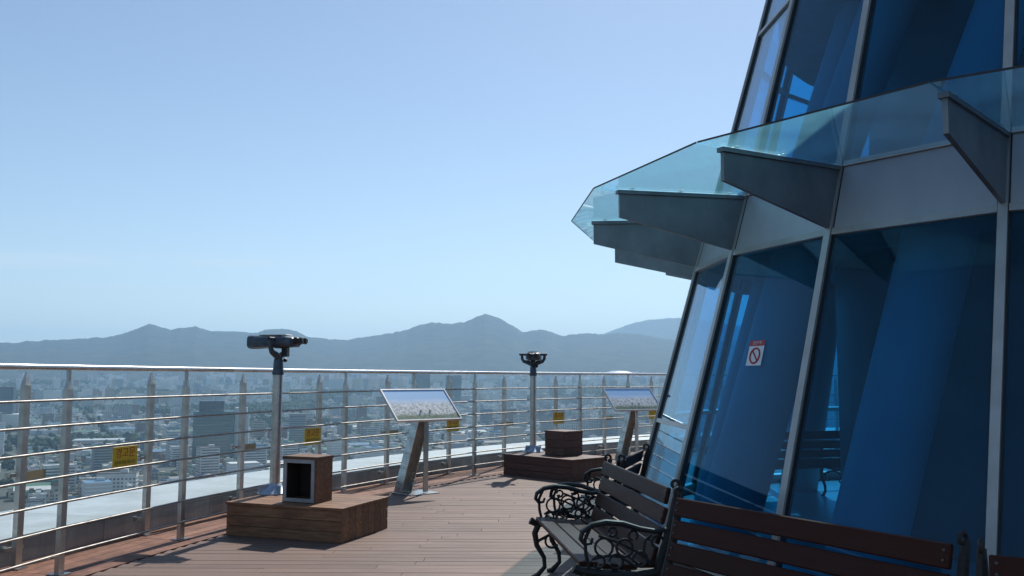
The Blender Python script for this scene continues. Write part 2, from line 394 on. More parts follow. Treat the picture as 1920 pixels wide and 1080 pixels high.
# ------------------------------------------------------------------ the city
WALLS = [('white', (0.70, 0.70, 0.68)), ('beige', (0.56, 0.50, 0.41)), ('grey', (0.40, 0.41, 0.42)), ('brick', (0.30, 0.18, 0.14)), ('blue-grey', (0.27, 0.33, 0.38))]
ROOFS = [('grey', (0.25, 0.25, 0.25)), ('green', (0.09, 0.22, 0.15)), ('blue', (0.12, 0.25, 0.40)), ('white', (0.68, 0.69, 0.68))]
for n_, c in WALLS: pmat('wall_' + n_, c, 0.8, noise_scale=0.25, col2=[x * 0.8 for x in c], rnd=0.08)
for n_, c in ROOFS: pmat('roof_' + n_, c, 0.75, noise_scale=0.3, col2=[x * 0.75 for x in c])
pmat('window_dark', (0.06, 0.08, 0.092), 0.18, 0.0, 0.8)
pmat('office_glass', (0.06, 0.14, 0.15), 0.15, 0.2, 0.8, noise_scale=0.2, col2=(0.09, 0.18, 0.18))
pmat('tower_dark', (0.03, 0.045, 0.065), 0.3, 0.2, noise_scale=0.3, col2=(0.045, 0.06, 0.08))
pmat('pitch_green', (0.12, 0.20, 0.045), 0.9, noise_scale=0.05, col2=(0.17, 0.20, 0.08))
pmat('leaf_far', (0.040, 0.062, 0.034), 0.9, 0, 0.1, island=True)
pmat('city_far_wall', (0.40, 0.41, 0.41), 0.8, 0, 0.3, island=True, rnd=0.0)

def wall_windows(mb, w, d, h, floor=3.2, bay=3.6, band=False, z0=1.0):
    nf = max(1, int((h - z0) / floor))
    for f in range(nf):
        z = z0 + f * floor + floor * 0.55
        for (L, D, ax) in ((w, d, 0), (d, w, 1)):
            for sgn in (-1, 1):
                nb = 1 if band else max(1, int(L / bay))
                for b in range(nb):
                    u = 0 if band else (b + 0.5) / nb * L - L / 2
                    ww = L * 0.9 if band else bay * 0.52
                    c = (u, sgn * (D / 2 + 0.02), z) if ax == 0 else (sgn * (D / 2 + 0.02), u, z)
                    s = (ww, 0.24, floor * 0.46) if ax == 0 else (0.24, ww, floor * 0.46)
                    mb.box(c, s)
def roof_mesh(kind, w, d, h, rr):
    mb = MB()
    if kind == 'hall':
        p = [(-w / 2 - .5, -d / 2 - .5, h), (-w / 2 - .5, d / 2 + .5, h), (-w / 2 - .5, 0, h + d * 0.16)]
        mb.prism(p, (w + 1, 0, 0))
    else:
        mb.box((0, 0, h + 0.15), (w + .4, d + .4, 0.3))
        for sx, sy, a, b in ((0, -1, w + .4, .3), (0, 1, w + .4, .3), (-1, 0, .3, d - .2), (1, 0, .3, d - .2)):
            mb.box((sx * (w / 2 + .05), sy * (d / 2 + .05), h + .8), (a, b, 1.0))
    return mb
PROTO = {}
def proto(kind, var):
    if (kind, var) in PROTO: return PROTO[kind, var]
    rr = random.Random(hash((len(kind), var)))
    if kind == 'lowrise': w, d, h = rr.uniform(11, 17), rr.uniform(9, 13), rr.choice([9.5, 12.5, 15.5])
    elif kind == 'apartment': w, d, h = rr.uniform(38, 62), rr.uniform(11, 14), rr.uniform(34, 50)
    elif kind == 'office': w, d, h = rr.uniform(20, 32), rr.uniform(18, 26), rr.uniform(24, 46)
    else: w, d, h = rr.uniform(30, 52), rr.uniform(18, 28), rr.uniform(7, 11)
    wall = MB().box((0, 0, h / 2 - 2), (w, d, h + 4)).mesh('wall')
    rf = roof_mesh(kind, w, d, h, rr).mesh('roof')
    wm = MB(); wall_windows(wm, w, d, h, floor=3.1 if kind != 'hall' else 5, bay=3.8 if kind != 'hall' else 7, band=(kind == 'office'))
    win = wm.mesh('windows', 'window_dark')
    ph = None
    if kind != 'hall':
        ph = MB().box((w * .2, d * .1, h + 1.8), (min(6, w * .35), min(5, d * .4), 3.0)).mesh('stair_house')
    for me in (wall, rf, ph):
        if me: me.materials.append(None)
    PROTO[kind, var] = (wall, rf, win, ph, w, d, h)
    return PROTO[kind, var]
def set_mat(o, m):
    o.material_slots[0].link = 'OBJECT'; o.material_slots[0].material = MATS[m]
def add_building(name, label, group, x, y, rz, kind, var, wc, rc):
    wall, rf, win, ph, w, d, h = proto(kind, var)
    t = thing(name, label, 'building', (x, y, ground_z(math.hypot(x, y))), rz, group)
    set_mat(link('wall', wall, t), 'wall_' + wc)
    r = link('roof', rf, t); set_mat(r, 'roof_' + rc)
    if ph: set_mat(link('stair_house', ph, r), 'wall_' + wc)
    stuff(link('windows', win, t))
    return t
F_ = 1703.0
def pix(x, y, z):
    p, r = 0.0974, 0.0036; z -= 1.5
    d = y * math.cos(p) + z * math.sin(p); v = -y * math.sin(p) + z * math.cos(p)
    return 960 + F_ * x / d - r * (-F_ * v / d), 540 - F_ * v / d + r * F_ * x / d
CX, CY, RI, RO = 17.565, 2.611, 21.435, 21.903     # deck ring centre, railing and glass-screen radius
def edge_dist(az):        # distance from the eye to the outer parapet edge in this direction
    dx, dy = math.sin(az), math.cos(az); b = dx * CX + dy * CY; c = CX * CX + CY * CY - 23.2 ** 2
    return b + math.sqrt(b * b - c)
LANDMARK = [(-1150, 2080, 60), (-433, 1337, 60), (-386, 905, 48), (-284, 3060, 110), (-334, 2222, 130), (-465, 1290, 26), (-700, 1900, 60), (340, 2900, 90), (-905, 1700, 90), (-160, 1900, 70), (-620,1230,45)]
cands, far_b, trees = [], [], []
rc_ = random.Random(21)
cell = 25.0
ca, sa = math.cos(0.5), math.sin(0.5)
for i in range(-230, 231):
    for j in range(-230, 231):
        gx, gy = i * cell + rc_.uniform(-4, 4), j * cell + rc_.uniform(-4, 4)
        x, y = gx * ca - gy * sa, gx * sa + gy * ca
        if y < 300: continue
        d = math.hypot(x, y); az = math.atan2(x, y)
        if d < 620 or d > 5300 or az < R_(-35) or az > R_(33): continue
        if i % 7 == 0 or j % 9 == 0:            # streets, some lined with trees
            if rc_.random() < 0.30: trees.append((x, y, rc_.uniform(4, 7)))
            continue
        if any((x - a) ** 2 + (y - b) ** 2 < r * r for a, b, r in LANDMARK): continue
        nv = noise.noise((x / 520, y / 520, 3.3))
        if nv > 0.28 + (0.06 if d < 2500 else 0):
            for _ in range(3): trees.append((x + rc_.uniform(-12, 12), y + rc_.uniform(-12, 12), rc_.uniform(5, 10)))
            continue
        if rc_.random() < 0.11:
            trees.append((x, y, rc_.uniform(4, 8))); continue
        zone = noise.noise((x / 420, y / 420, 8.8)); q = rc_.random()
        if zone > 0.28 and q < 0.26 and d > 1500: kind = 'apartment'
        elif q < 0.07: kind = 'office'
        elif q < 0.12: kind = 'hall'
        else: kind = 'lowrise'
        if kind == 'apartment' and (i + j) % 2: continue
        rz = 0.5 + rc_.choice([0, PI / 2]) + rc_.uniform(-.06, .06)
        wi = rc_.choice(['white', 'white', 'white', 'beige', 'beige', 'grey', 'brick', 'blue-grey'])
        ri = rc_.choice(['grey', 'grey', 'green', 'green', 'blue', 'white', 'white'])
        var = rc_.randrange(4)
        W, D, Hh = proto(kind, var)[4:]
        px, py = pix(x, y, ground_z(d) + Hh)
        vis = d > 121.5 * edge_dist(az) / 1.3 * 0.93 and 4 < px < 1235
        size = (Hh + 6) * (W + D) / d ** 2 if vis else 0
        cands.append((size, x, y, rz, kind, var, wi, ri, px, d))
cands.sort(key=lambda c: -c[0])
cands_ind, rest = cands[:285], cands[285:]
ZN = [(212, 'left of the nearest yellow sign'), (508, 'between nearest yellow sign and telescope'), (715, 'between telescope and nearer photo board'),
      (885, 'behind the nearer photo board'), (1002, 'between nearer photo board and binocular viewer'), (1300, 'right of the binocular viewer')]
KN = {'lowrise': ('lowrise_house', 'low flat-roofed house'), 'apartment': ('apartment_block', 'long apartment slab'),
      'office': ('office_building', 'mid-rise office block'), 'hall': ('hall_building', 'wide pitched-roof hall')}
for s_, x, y, rz, kind, var, wi, ri, px, d in cands_ind:
    zn = next(t for lim, t in ZN if px < lim)
    dn = 'near' if d < 1450 else ('middle' if d < 2050 else 'far')
    W, D, Hh = proto(kind, var)[4:]
    st = {9.5: 'three-storey ', 12.5: 'four-storey ', 15.5: 'five-storey '}.get(Hh, '')
    end = 'end-on' if abs(math.sin(rz)) > .7 else 'broadside'
    add_building(KN[kind][0], f'{wi} {st}{KN[kind][1]}, {end}, {ri} roof, {dn} city {zn}', 'buildings of the hazy city below', x, y, rz, kind, var, wi, ri)
# the rest of the city reads as one mass
mb = MB(); mt = MB()
for s_, x, y, rz, kind, var, wi, ri, px, d in rest:
    W, D, Hh = proto(kind, var)[4:]
    if d > 2600: Hh *= 1.0 + 0.5 * rc_.random()
    c_, s2 = math.cos(rz), math.sin(rz); g = ground_z(d)
    P = [(x + u * c_ - v * s2, y + u * s2 + v * c_) for u, v in ((-W / 2, -D / 2), (W / 2, -D / 2), (W / 2, D / 2), (-W / 2, D / 2))]
    o = len(mb.v); mb.v += [(a, b, g - 2) for a, b in P] + [(a, b, g + Hh) for a, b in P]
    mb.f += [(o + 4, o + 5, o + 6, o + 7), (o, o + 1, o + 5, o + 4), (o + 1, o + 2, o + 6, o + 5), (o + 2, o + 3, o + 7, o + 6), (o + 3, o, o + 4, o + 7)]
    if rc_.random() < .6:
        o = len(mb.v); P = [(x + u * c_ - v * s2, y + u * s2 + v * c_) for u, v in ((0, 0), (W * .3, 0), (W * .3, D * .35), (0, D * .35))]
        mb.v += [(a, b, g + Hh) for a, b in P] + [(a, b, g + Hh + 3) for a, b in P]
        mb.f += [(o + 4, o + 5, o + 6, o + 7), (o, o + 1, o + 5, o + 4), (o + 1, o + 2, o + 6, o + 5), (o + 2, o + 3, o + 7, o + 6), (o + 3, o, o + 4, o + 7)]
def city_mat():
    m = MATS['city_far_wall']; n, l = m.node_tree.nodes, m.node_tree.links; b = n['Principled BSDF']
    g = n.new('ShaderNodeNewGeometry'); wno = n.new('ShaderNodeTexWhiteNoise'); wno.noise_dimensions = '1D'
    l.new(g.outputs['Random Per Island'], wno.inputs['W'])
    r1 = n.new('ShaderNodeValToRGB'); r1.color_ramp.interpolation = 'CONSTANT'
    pal = [(0.0, (.70, .70, .68)), (.34, (.58, .52, .44)), (.52, (.42, .43, .44)), (.66, (.31, .20, .15)), (.74, (.74, .75, .75)), (.92, (.28, .34, .40))]
    e = r1.color_ramp.elements; e[0].position, e[0].color = pal[0][0], (*pal[0][1], 1); e[1].position, e[1].color = pal[1][0], (*pal[1][1], 1)
    for p, c in pal[2:]: k = e.new(p); k.color = (*c, 1)
    r2 = n.new('ShaderNodeValToRGB'); r2.color_ramp.interpolation = 'CONSTANT'
    pal = [(0.0, (.24, .24, .24)), (.35, (.09, .21, .14)), (.55, (.66, .67, .66)), (.75, (.12, .24, .38)), (.88, (.3, .2, .15))]
    e = r2.color_ramp.elements; e[0].position, e[0].color = pal[0][0], (*pal[0][1], 1); e[1].position, e[1].color = pal[1][0], (*pal[1][1], 1)
    for p, c in pal[2:]: k = e.new(p); k.color = (*c, 1)
    l.new(g.outputs['Random Per Island'], r1.inputs['Fac']); l.new(wno.outputs['Value'], r2.inputs['Fac'])
    # window rows on walls too far off to tell the panes apart
    t = n.new('ShaderNodeTexCoord'); s = n.new('ShaderNodeSeparateXYZ'); l.new(t.outputs['Object'], s.inputs[0])
    fr = n.new('ShaderNodeMath'); fr.operation = 'PINGPONG'; fr.inputs[1].default_value = 1.6; l.new(s.outputs['Z'], fr.inputs[0])
    gt = n.new('ShaderNodeMath'); gt.operation = 'GREATER_THAN'; gt.inputs[1].default_value = 0.85; l.new(fr.outputs[0], gt.inputs[0])
    dk = n.new('ShaderNodeMath'); dk.operation = 'MULTIPLY'; dk.inputs[1].default_value = 0.25; l.new(gt.outputs[0], dk.inputs[0])
    mw = n.new('ShaderNodeMix'); mw.data_type = 'RGBA'; mw.inputs['B'].default_value = (.05, .065, .08, 1)
    l.new(dk.outputs[0], mw.inputs['Factor']); l.new(r1.outputs[0], mw.inputs['A'])
    sn = n.new('ShaderNodeSeparateXYZ'); l.new(g.outputs['True Normal'], sn.inputs[0])
    up = n.new('ShaderNodeMath'); up.operation = 'GREATER_THAN'; up.inputs[1].default_value = .5; l.new(sn.outputs['Z'], up.inputs[0])
    mx = n.new('ShaderNodeMix'); mx.data_type = 'RGBA'; l.new(up.outputs[0], mx.inputs['Factor'])
    l.new(mw.outputs['Result'], mx.inputs['A']); l.new(r2.outputs[0], mx.inputs['B'])
    l.new(mx.outputs['Result'], b.inputs['Base Color'])
city_mat()
o = mb.build('distant_city', 'city_far_wall'); stuff(o)
tag(o, 'mass of small far buildings filling the hazy plain below the mountains', 'city')
# trees between the houses: lumpy low crowns, one mass
ico = bmesh.new(); bmesh.ops.create_icosphere(ico, subdivisions=1, radius=1.0)
iv = [v.co.copy() for v in ico.verts]; fi = [tuple(v.index for v in f.verts) for f in ico.faces]; ico.free()
for (x, y, r) in trees:
    d = math.hypot(x, y)
    az = math.atan2(x, y)
    if d < 121.5 * edge_dist(az) / 1.3 * 0.85: continue
    g = ground_z(d); rr = rc_.random() * 9; hz = rc_.uniform(.8, 1.3)
    ov = []
    for v in iv:
        k = r * (1 + 0.45 * noise.noise((v.x * 1.7 + rr, v.y * 1.7 + x, v.z * 1.7 + y)))
        ov.append((x + v.x * k, y + v.y * k, g + r * .6 + v.z * k * hz))
    mt.add(ov, fi)
o = mt.build('city_trees', 'leaf_far'); stuff(o)
tag(o, 'dark green tree clumps scattered between the city buildings', 'trees')

# landmark buildings one can pick out
def landmark(name, label, x, y, rz, h, parts, dz=0.0):
    t = thing(name, label, 'building', (x, y, ground_z(math.hypot(x, y)) + dz), rz)
    for pn, bx, mat in parts:
        m = MB()
        for c, s in bx: m.box(c, s)
        q = m.build(pn, mat, t)
        if pn in ('windows', 'window_bands'): stuff(q)
    return t
def bands(w, d, h, n, z0, fr=.92, hgt=1.5):
    o = []
    for k in range(n):
        z = z0 + (h - z0) * (k + .5) / n
        o += [((0, -d / 2, z), (w * fr, .3, hgt)), ((-w / 2, 0, z), (.3, d * fr, hgt)), ((w / 2, 0, z), (.3, d * fr, hgt)), ((0, d / 2, z), (w * fr, .3, hgt))]
    return o
t = landmark('office_tower', 'green glass office tower with dark box on its roof, beyond the railing', -433, 1337, 0.25, 80,
             [('wall', [((0, 0, 33), (56, 34, 74))], 'office_glass'), ('window_bands', bands(56, 34, 68, 15, 4), 'window_dark'),
              ('roof_box', [((-4, 0, 77.5), (34, 24, 15))], 'tower_dark'), ('stair_tower', [((37, 0, 36), (17, 20, 78))], 'wall_white'),
              ('white_fin', [((47, 0, 30), (3, 22, 74))], 'coping_white')])
landmark('dark_tower', 'dark blue office tower at the left edge of the city', -1165, 2080, 0.35, 90,
         [('wall', [((0, 0, 42), (62, 40, 90))], 'tower_dark'), ('base_block', [((6, -8, 12), (84, 56, 28))], 'wall_white'), ('window_bands', bands(62, 40, 84, 12, 30), 'window_dark')])
wm = MB(); wall_windows(wm, 36, 16, 26, 3.6, 3.6)
t = thing('apartment_house', 'white apartment house with rows of small windows below nearest yellow sign', 'building', (-386, 905, H0), 0.25)
MB().box((0, 0, 12), (36, 16, 28)).build('wall', 'wall_white', t); r = roof_mesh('a', 36, 16, 26, None).build('roof', 'roof_grey', t)
MB().box((6, 0, 28), (7, 6, 4)).build('stair_house', 'wall_white', r)
MB().box((-20.5, 1, 10), (5, 12, 24)).build('stair_tower', 'wall_grey', t); stuff(wm.build('windows', 'window_dark', t))
for k, (x, y, w, h, lb) in enumerate(((-300, 3020, 60, 104, 'taller slab of the pair of dark towers above the nearer photo board'), (-195, 3060, 52, 98, 'right-hand slab of the pair of dark towers past the nearer photo board'))):
    landmark('dark_apartment_tower', lb, x, y, 0.1, h, [('wall', [((0, 0, h / 2 - 4), (w, 16, h + 8))], 'tower_dark'), ('window_bands', bands(w, 16, h, 20, 3, .9, 1.2), 'window_dark'), ('roof_slab', [((0, 0, h + 1), (w + 1, 17, 2))], 'wall_blue-grey')])
landmark('white_slab', 'narrow white slab building beside the green office tower', -478, 1300, 0.1, 40, [('wall', [((0, 0, 20), (17, 11, 44))], 'coping_white'), ('roof', [((0, 0, 42.5), (18, 12, 1))], 'roof_grey'), ('windows', bands(17, 11, 40, 9, 3, .7, 1.0)[4 * 0:36:4], 'window_dark')])
landmark('warehouse', 'large flat white roofed hall left of the nearest yellow sign', -700, 1560, 0.3, 12, [('wall', [((0, 0, 5), (76, 44, 14))], 'wall_white'), ('roof', [((0, 0, 12.8), (78, 46, 1.4))], 'coping_white'), ('windows', bands(76, 44, 11, 1, 2, .9, 2.2), 'window_dark')])
landmark('tower_block', 'tall blue-grey block beside the box step of the telescope platform', -345, 1480, 0.2, 62, [('wall', [((0, 0, 27), (26, 20, 64))], 'wall_blue-grey'), ('window_bands', bands(26, 20, 58, 15, 3, .9, 1.4), 'window_dark'), ('roof', [((0, 0, 60), (27, 21, 2))], 'roof_grey')])
# playing field
m = MB(); P = [(-60, -45), (60, -45), (60, 45), (-60, 45)]
m.hexa([(a, b, -1.0) for a, b in P] + [(a, b, 1.2) for a, b in P])
tag(m.build('playing_field', 'pitch_green', loc=(-334, 2222, ground_z(2247)), rotz=.3), 'pale green playing field between the city blocks', 'field')
# stadium with white roof on the foothill, and bright hall roofs under it
t = thing('stadium', 'white domed stadium roof on the foothill right of the binocular viewer', 'stadium', (560, 4750, ground_z(4783) + 46), 0.1)
MB().lathe([(70, -30), (78, 6)], 28).build('wall', 'wall_grey', t)
MB().lathe([(84, 6), (84, 9), (66, 19), (42, 25), (8, 27)], 28).build('roof', 'coping_white', t, smooth=True)
for k, (x, y, w) in enumerate(((395, 3300, 34), (432, 3290, 34), (466, 3240, 38), (500, 3230, 34))):
    lb = ['leftmost', 'second from left', 'third from left', 'rightmost'][k]
    t = thing('arched_hall', f'{lb} of the four bright white arched roofs above the farther photo board', 'building', (x, y, ground_z(3350) + 38), 0.2, 'bright arched roofs')
    MB().box((0, 0, -12), (w * .8, 26, 30)).build('wall', 'wall_white', t)
    ar = [(w * .44 * math.cos(a), -14, 3 + 9 * math.sin(a)) for a in [PI * i / 10 for i in range(11)]]
    MB().prism(ar, (0, 28, 0)).build('roof', 'coping_white', t)

# ================================================================== THE DECK
deck_slab = MB()
NS = 96
ring = [(CX + 22.0 * math.cos(2 * PI * k / NS), CY + 22.0 * math.sin(2 * PI * k / NS)) for k in range(NS)]
deck_slab.prism([(x, y, -0.45) for x, y in ring], (0, 0, 0.41))
deck = struct(deck_slab.build('deck', 'slab_dark'))
pitch, pw = 0.146, 0.142
RF = RI - 0.215
pl = []
ny = int(27 / pitch); rp = random.Random(5)
for r in range(ny):
    y = -3.0 + r * pitch
    q = RF * RF - (abs(y - CY) + pw / 2) ** 2
    if q <= 0: continue
    xl = CX - math.sqrt(q); x = xl; first = True; xe = 8.5
    while x < xe - 0.3:
        L = rp.uniform(0.9, 2.4) if first else 2.4
        L = min(L, xe - x)
        cxp = x + L / 2; px, py = pix(x + L / 2, max(y, .5), 0)
        inv = y > 4.2 and -250 < px < 1450 and y < 24
        pl.append((0 if inv else 1, y, cxp, L, first)); x += L; first = False
pl.sort()
shared = MB().box((0, 0, -0.0155), (2.398, pw, 0.031)).mesh('plank', 'deck_wood', bevel=0.0025)
n_ind = 0; mb = MB()
for inv, y, x, L, first in pl:
    if inv == 0 and n_ind < 290:
        me = shared if abs(L - 2.4) < 1e-6 else MB().box((0, 0, -0.0155), (L - .002, pw, .031)).mesh('plank', 'deck_wood', bevel=0.0025)
        link('plank', me, deck, (x, y, rp.uniform(-.0012, .0008))); n_ind += 1
    else:
        mb.box((x, y, -0.0155), (L - .002, pw, .031))
stuff(mb.build('planks', 'deck_wood', deck))
# border boards that follow the railing
DA = 0.0709
n_str = 6; sw = (22.05 - (RI - 0.205)) / n_str
strip = []
for s in range(n_str):
    r0, r1 = RI - 0.205 + s * sw, RI - 0.205 + (s + 1) * sw - .006
    m = MB(); ang = [-DA / 2 + .0002 + (DA - .0004) * k / 4 for k in range(5)]
    poly = [(r0 * math.cos(a), r0 * math.sin(a), -.031) for a in ang] + [(r1 * math.cos(a), r1 * math.sin(a), -.031) for a in reversed(ang)]
    # coordinates kept near the board itself so that its grain varies
    m.prism([(x - RI, y, z) for x, y, z in poly], (0, 0, .031)); strip.append(m.mesh('border_board', 'border_wood'))
for k in range(-3, 24):
    a = 2.934 - DA * (k + .5)
    for s in range(n_str):
        link('border_board', strip[s], deck, (CX + RI * math.cos(a), CY + RI * math.sin(a), 0), a)

# parapet behind the railing: metal face panels, pale coping slabs
par = thing('parapet', 'low grey metal parapet with broad pale coping outside the railing', 'parapet', (CX, CY, 0))
def arc_box(r0, r1, z0, z1, da, n=5):
    m = MB(); ang = [-da / 2 + da * k / (n - 1) for k in range(n)]
    m.prism([(r0 * math.cos(a) - RI, r0 * math.sin(a), z0) for a in ang] + [(r1 * math.cos(a) - RI, r1 * math.sin(a), z0) for a in reversed(ang)], (0, 0, z1 - z0)); return m
fp = arc_box(22.06, 22.12, -.3, .185, DA - .0003).mesh('face_panel', 'parapet_metal')
cp = arc_box(22.055, 23.2, .19, .215, 2 * DA - .0003, 9).mesh('coping_slab', 'coping_white')
op = arc_box(23.1, 23.17, -.9, .19, DA, 5).mesh('outer_panel', 'parapet_metal')
for k in range(-3, 24):
    a = 2.934 - DA * (k + .35)
    p = (RI * math.cos(a), RI * math.sin(a), 0)
    link('face_panel', fp, par, p, a); link('outer_panel', op, par, p, a)
    if k % 2: a2 = a - DA / 2; link('coping_slab', cp, par, (RI * math.cos(a2), RI * math.sin(a2), 0), a2)

# ------------------------------------------------------------------ railing
IA = {0: 2.934, 1: 2.862, 2: 2.792, 3: 2.726, 4: 2.652, 5: 2.579, 6: 2.504, 7: 2.437, 8: 2.367}
OA = {0: 2.929, 1: 2.857, 2: 2.789, 3: 2.721, 4: 2.651, 5: 2.580, 6: 2.511, 7: 2.442, 8: 2.374, 9: 2.305}
def ia(k): return IA.get(k, 2.934 - .0715 * k if k < 0 else 2.367 - .0709 * (k - 8))
def oa(k): return OA.get(k, 2.929 - .072 * k if k < 0 else 2.305 - .0693 * (k - 9))
KN0, KN1 = -3, 18
rail = thing('railing', 'stainless steel railing with seven bars and round handrail along the deck edge', 'railing', (CX, CY, 0))
def ppos(R, a, z=0): return Vector((R * math.cos(a), R * math.sin(a), z))
HR = 1.559
pm = MB()
pm.box((0, 0, .7), (.04, .060, 1.38))
pm.add([(-.02, -.030, 1.39), (.02, -.030, 1.39), (.02, .030, 1.39), (-.02, .030, 1.39), (-.011, -.014, 1.455), (.011, -.014, 1.455), (.011, .014, 1.455), (-.011, .014, 1.455)],
       [(4, 5, 6, 7), (0, 1, 5, 4), (1, 2, 6, 5), (2, 3, 7, 6), (3, 0, 4, 7)])
pm.box((0, 0, 1.495), (.022, .028, .08))
post_me = pm.mesh('post', 'steel')
foot_me = MB().box((0, 0, .006), (.13, .11, .012)).mesh('foot_plate', 'steel_bright')
hp = []
for k in range(KN0, KN1):
    for s in range(6):
        a = lerp(ia(k), ia(k + 1), s / 6); hp.append(ppos(RI, a, HR))
MB().tube(hp, .0235, 14).build('handrail', 'steel_bright', rail, smooth=True)
for k in range(KN0, KN1 + 1):
    a = ia(k)
    p = link('post', post_me, rail, ppos(RI, a), a)
    link('foot_plate', foot_me, p)
    if k == KN1: continue
    b = ia(k + 1)
    A, B = ppos(RI - .032, a), ppos(RI - .032, b); L = (B - A).length
    mid = (A + B) / 2; ang = math.atan2((B - A).y, (B - A).x)
    rm = None
    for j in range(7):
        if rm is None: rm = MB().tube([(-L / 2, 0, 0), (L / 2, 0, 0)], .0092, 10).mesh('bar', 'bar_steel', True)
        link('bar', rm, rail, (mid.x, mid.y, .162 + .1916 * j), ang)

# glass screen behind it
scr = thing('glass_screen', 'clear glass wind screen on pointed steel posts just behind the railing', 'glass screen', (CX, CY, 0))
pm = MB(); pm.box((0, 0, .71), (.044, .066, 1.42))
pm.add([(-.022, -.033, 1.42), (.022, -.033, 1.42), (.022, .033, 1.42), (-.022, .033, 1.42), (-.005, -.007, 1.525), (.005, -.007, 1.525), (.005, .007, 1.525), (-.005, .007, 1.525)],
       [(4, 5, 6, 7), (0, 1, 5, 4), (1, 2, 6, 5), (2, 3, 7, 6), (3, 0, 4, 7)])
opost = pm.mesh('post', 'steel')
bm_ = MB().box((0, 0, 0), (.03, .19, .026)).box((0.02, -.075, 0), (.03, .04, .05)).box((0.02, .075, 0), (.03, .04, .05)).mesh('bracket', 'steel')
for k in range(KN0, KN1 + 1):
    a = oa(k)
    p = link('post', opost, scr, ppos(RO, a), a)
    link('foot_plate', foot_me, p)
    for z in (.155, .72): link('bracket', bm_, p, (.036, 0, z))
    if k == KN1: continue
    A, B = ppos(RO + .055, a), ppos(RO + .055, oa(k + 1)); mid = (A + B) / 2; L = (B - A).length
    g = MB().box((0, 0, .76), (L - .03, .01, 1.40)).build('glass_panel', 'clear_glass', scr, loc=(mid.x, mid.y, 0), rotz=math.atan2((B - A).y, (B - A).x))

# text as flat mesh
def text_mesh(txt, size):
    cu = bpy.data.curves.new('lettering', 'FONT'); cu.body = txt; cu.size = size; cu.align_x = 'CENTER'; cu.align_y = 'CENTER'
    cu.extrude = 0.0006; cu.resolution_u = 2
    ob = bpy.data.objects.new('lettering_tmp', cu); COL.objects.link(ob)
    dg = bpy.context.evaluated_depsgraph_get(); dg.update()
    me = bpy.data.meshes.new_from_object(ob.evaluated_get(dg)); me.name = 'lettering'; me.materials.clear()
    bpy.data.objects.remove(ob); return me
T1, T2 = text_mesh('경고문', .098), text_mesh('넘어가지 마시오', .042)
T1.materials.append(MATS['sign_red']); T2.materials.append(MATS['sign_black'])
def upright(o, parent_rotz=0): o.rotation_euler = (PI / 2, 0, 0)
SG = {1: (-.37, 'nearest yellow warning sign, on the railing left of the telescope'), 3: (-.17, 'yellow warning sign right behind the telescope post and box step'),
      5: (.06, 'yellow warning sign below the right corner of the nearer photo board'), 7: (.04, 'yellow warning sign right of the binocular viewer post'), 9: (.02, 'yellow warning sign half hidden at the edge of the blue tower')}
for k, (du, lb) in SG.items():
    a = oa(k) - du / RO
    c = Vector((CX, CY, 0)) + ppos(RO - .036, a, .755)
    rz = a - PI / 2       # local -y faces the deck (towards the ring centre)
    t = thing('warning_sign', lb, 'sign', (c.x, c.y, c.z - .095), rz, 'yellow warning signs')
    MB().box((0, 0, .095), (.33, .006, .205)).build('plate', 'sign_yellow', t, bevel=.001)
    for me, z in ((T1, .135), (T2, .05)):
        q = link('lettering', me, t, (0, -.0045, z)); q.rotation_euler = (PI / 2, 0, 0)
SL = {0: 'leftmost', 2: 'left of the telescope post', 4: 'left of the nearer photo board stand', 6: 'left of the binocular viewer post', 8: 'under the farther photo board'}
for k, w_ in SL.items():
    a = oa(k) - .17 / RO
    c = Vector((CX, CY, 0)) + ppos(RO + .043, a, .70)
    t = tag(MB().box((0, 0, .035), (.30, .004, .07)).build('label_strip', 'label_beige', None, loc=(c.x, c.y, c.z - .035), rotz=a - PI / 2), f'faded beige strip on the glass screen, {w_}', 'label', 'faded strips on the glass')

# ================================================================== THE BLUE GLASS TOWER
TX, TY, T0, DT = 6.069, 8.853, 3.954, 0.305
RW, HW, SL_ = 4.176, 2.619, 0.276
HU = 3.12; RCN, RB = 5.472, 5.247
def tr_(z): return RW + SL_ * (HW - z)
def tp(k, z, dr=0.0):
    a = T0 - k * DT
    if k >= 14.5: a = T0 - (-6) * DT - 2 * PI       # closing facet
    R = tr_(z) + dr
    return Vector((R * math.cos(a), R * math.sin(a), z))
tw = thing('glass_tower', 'blue glass observation tower leaning inwards, with glass canopy on metal brackets', 'tower', (TX, TY, 0))
KS = list(range(-6, 15))
FIX = MB().lathe([(.014, 0), (.014, .005), (.008, .009)], 12).mesh('fixing', 'bracket', True)
ZT = 9.2
def quad_box(k, z0, z1, d0, d1, inset=0.0):
    """a slab between mullion k and k+1 from z0 to z1, thickness from radius offset d0 to d1"""
    A, B, C, D = tp(k, z0), tp(k + 1, z0), tp(k + 1, z1), tp(k, z1)
    n = (B - A).cross(D - A).normalized()
    if n.dot(Vector((A.x, A.y, 0))) < 0: n = -n
    e = (B - A).normalized() * inset
    ring_ = [A + e, B - e, C - e, D + e]
    m = MB(); m.hexa([q + n * d0 for q in ring_] + [q + n * d1 for q in ring_]); return m
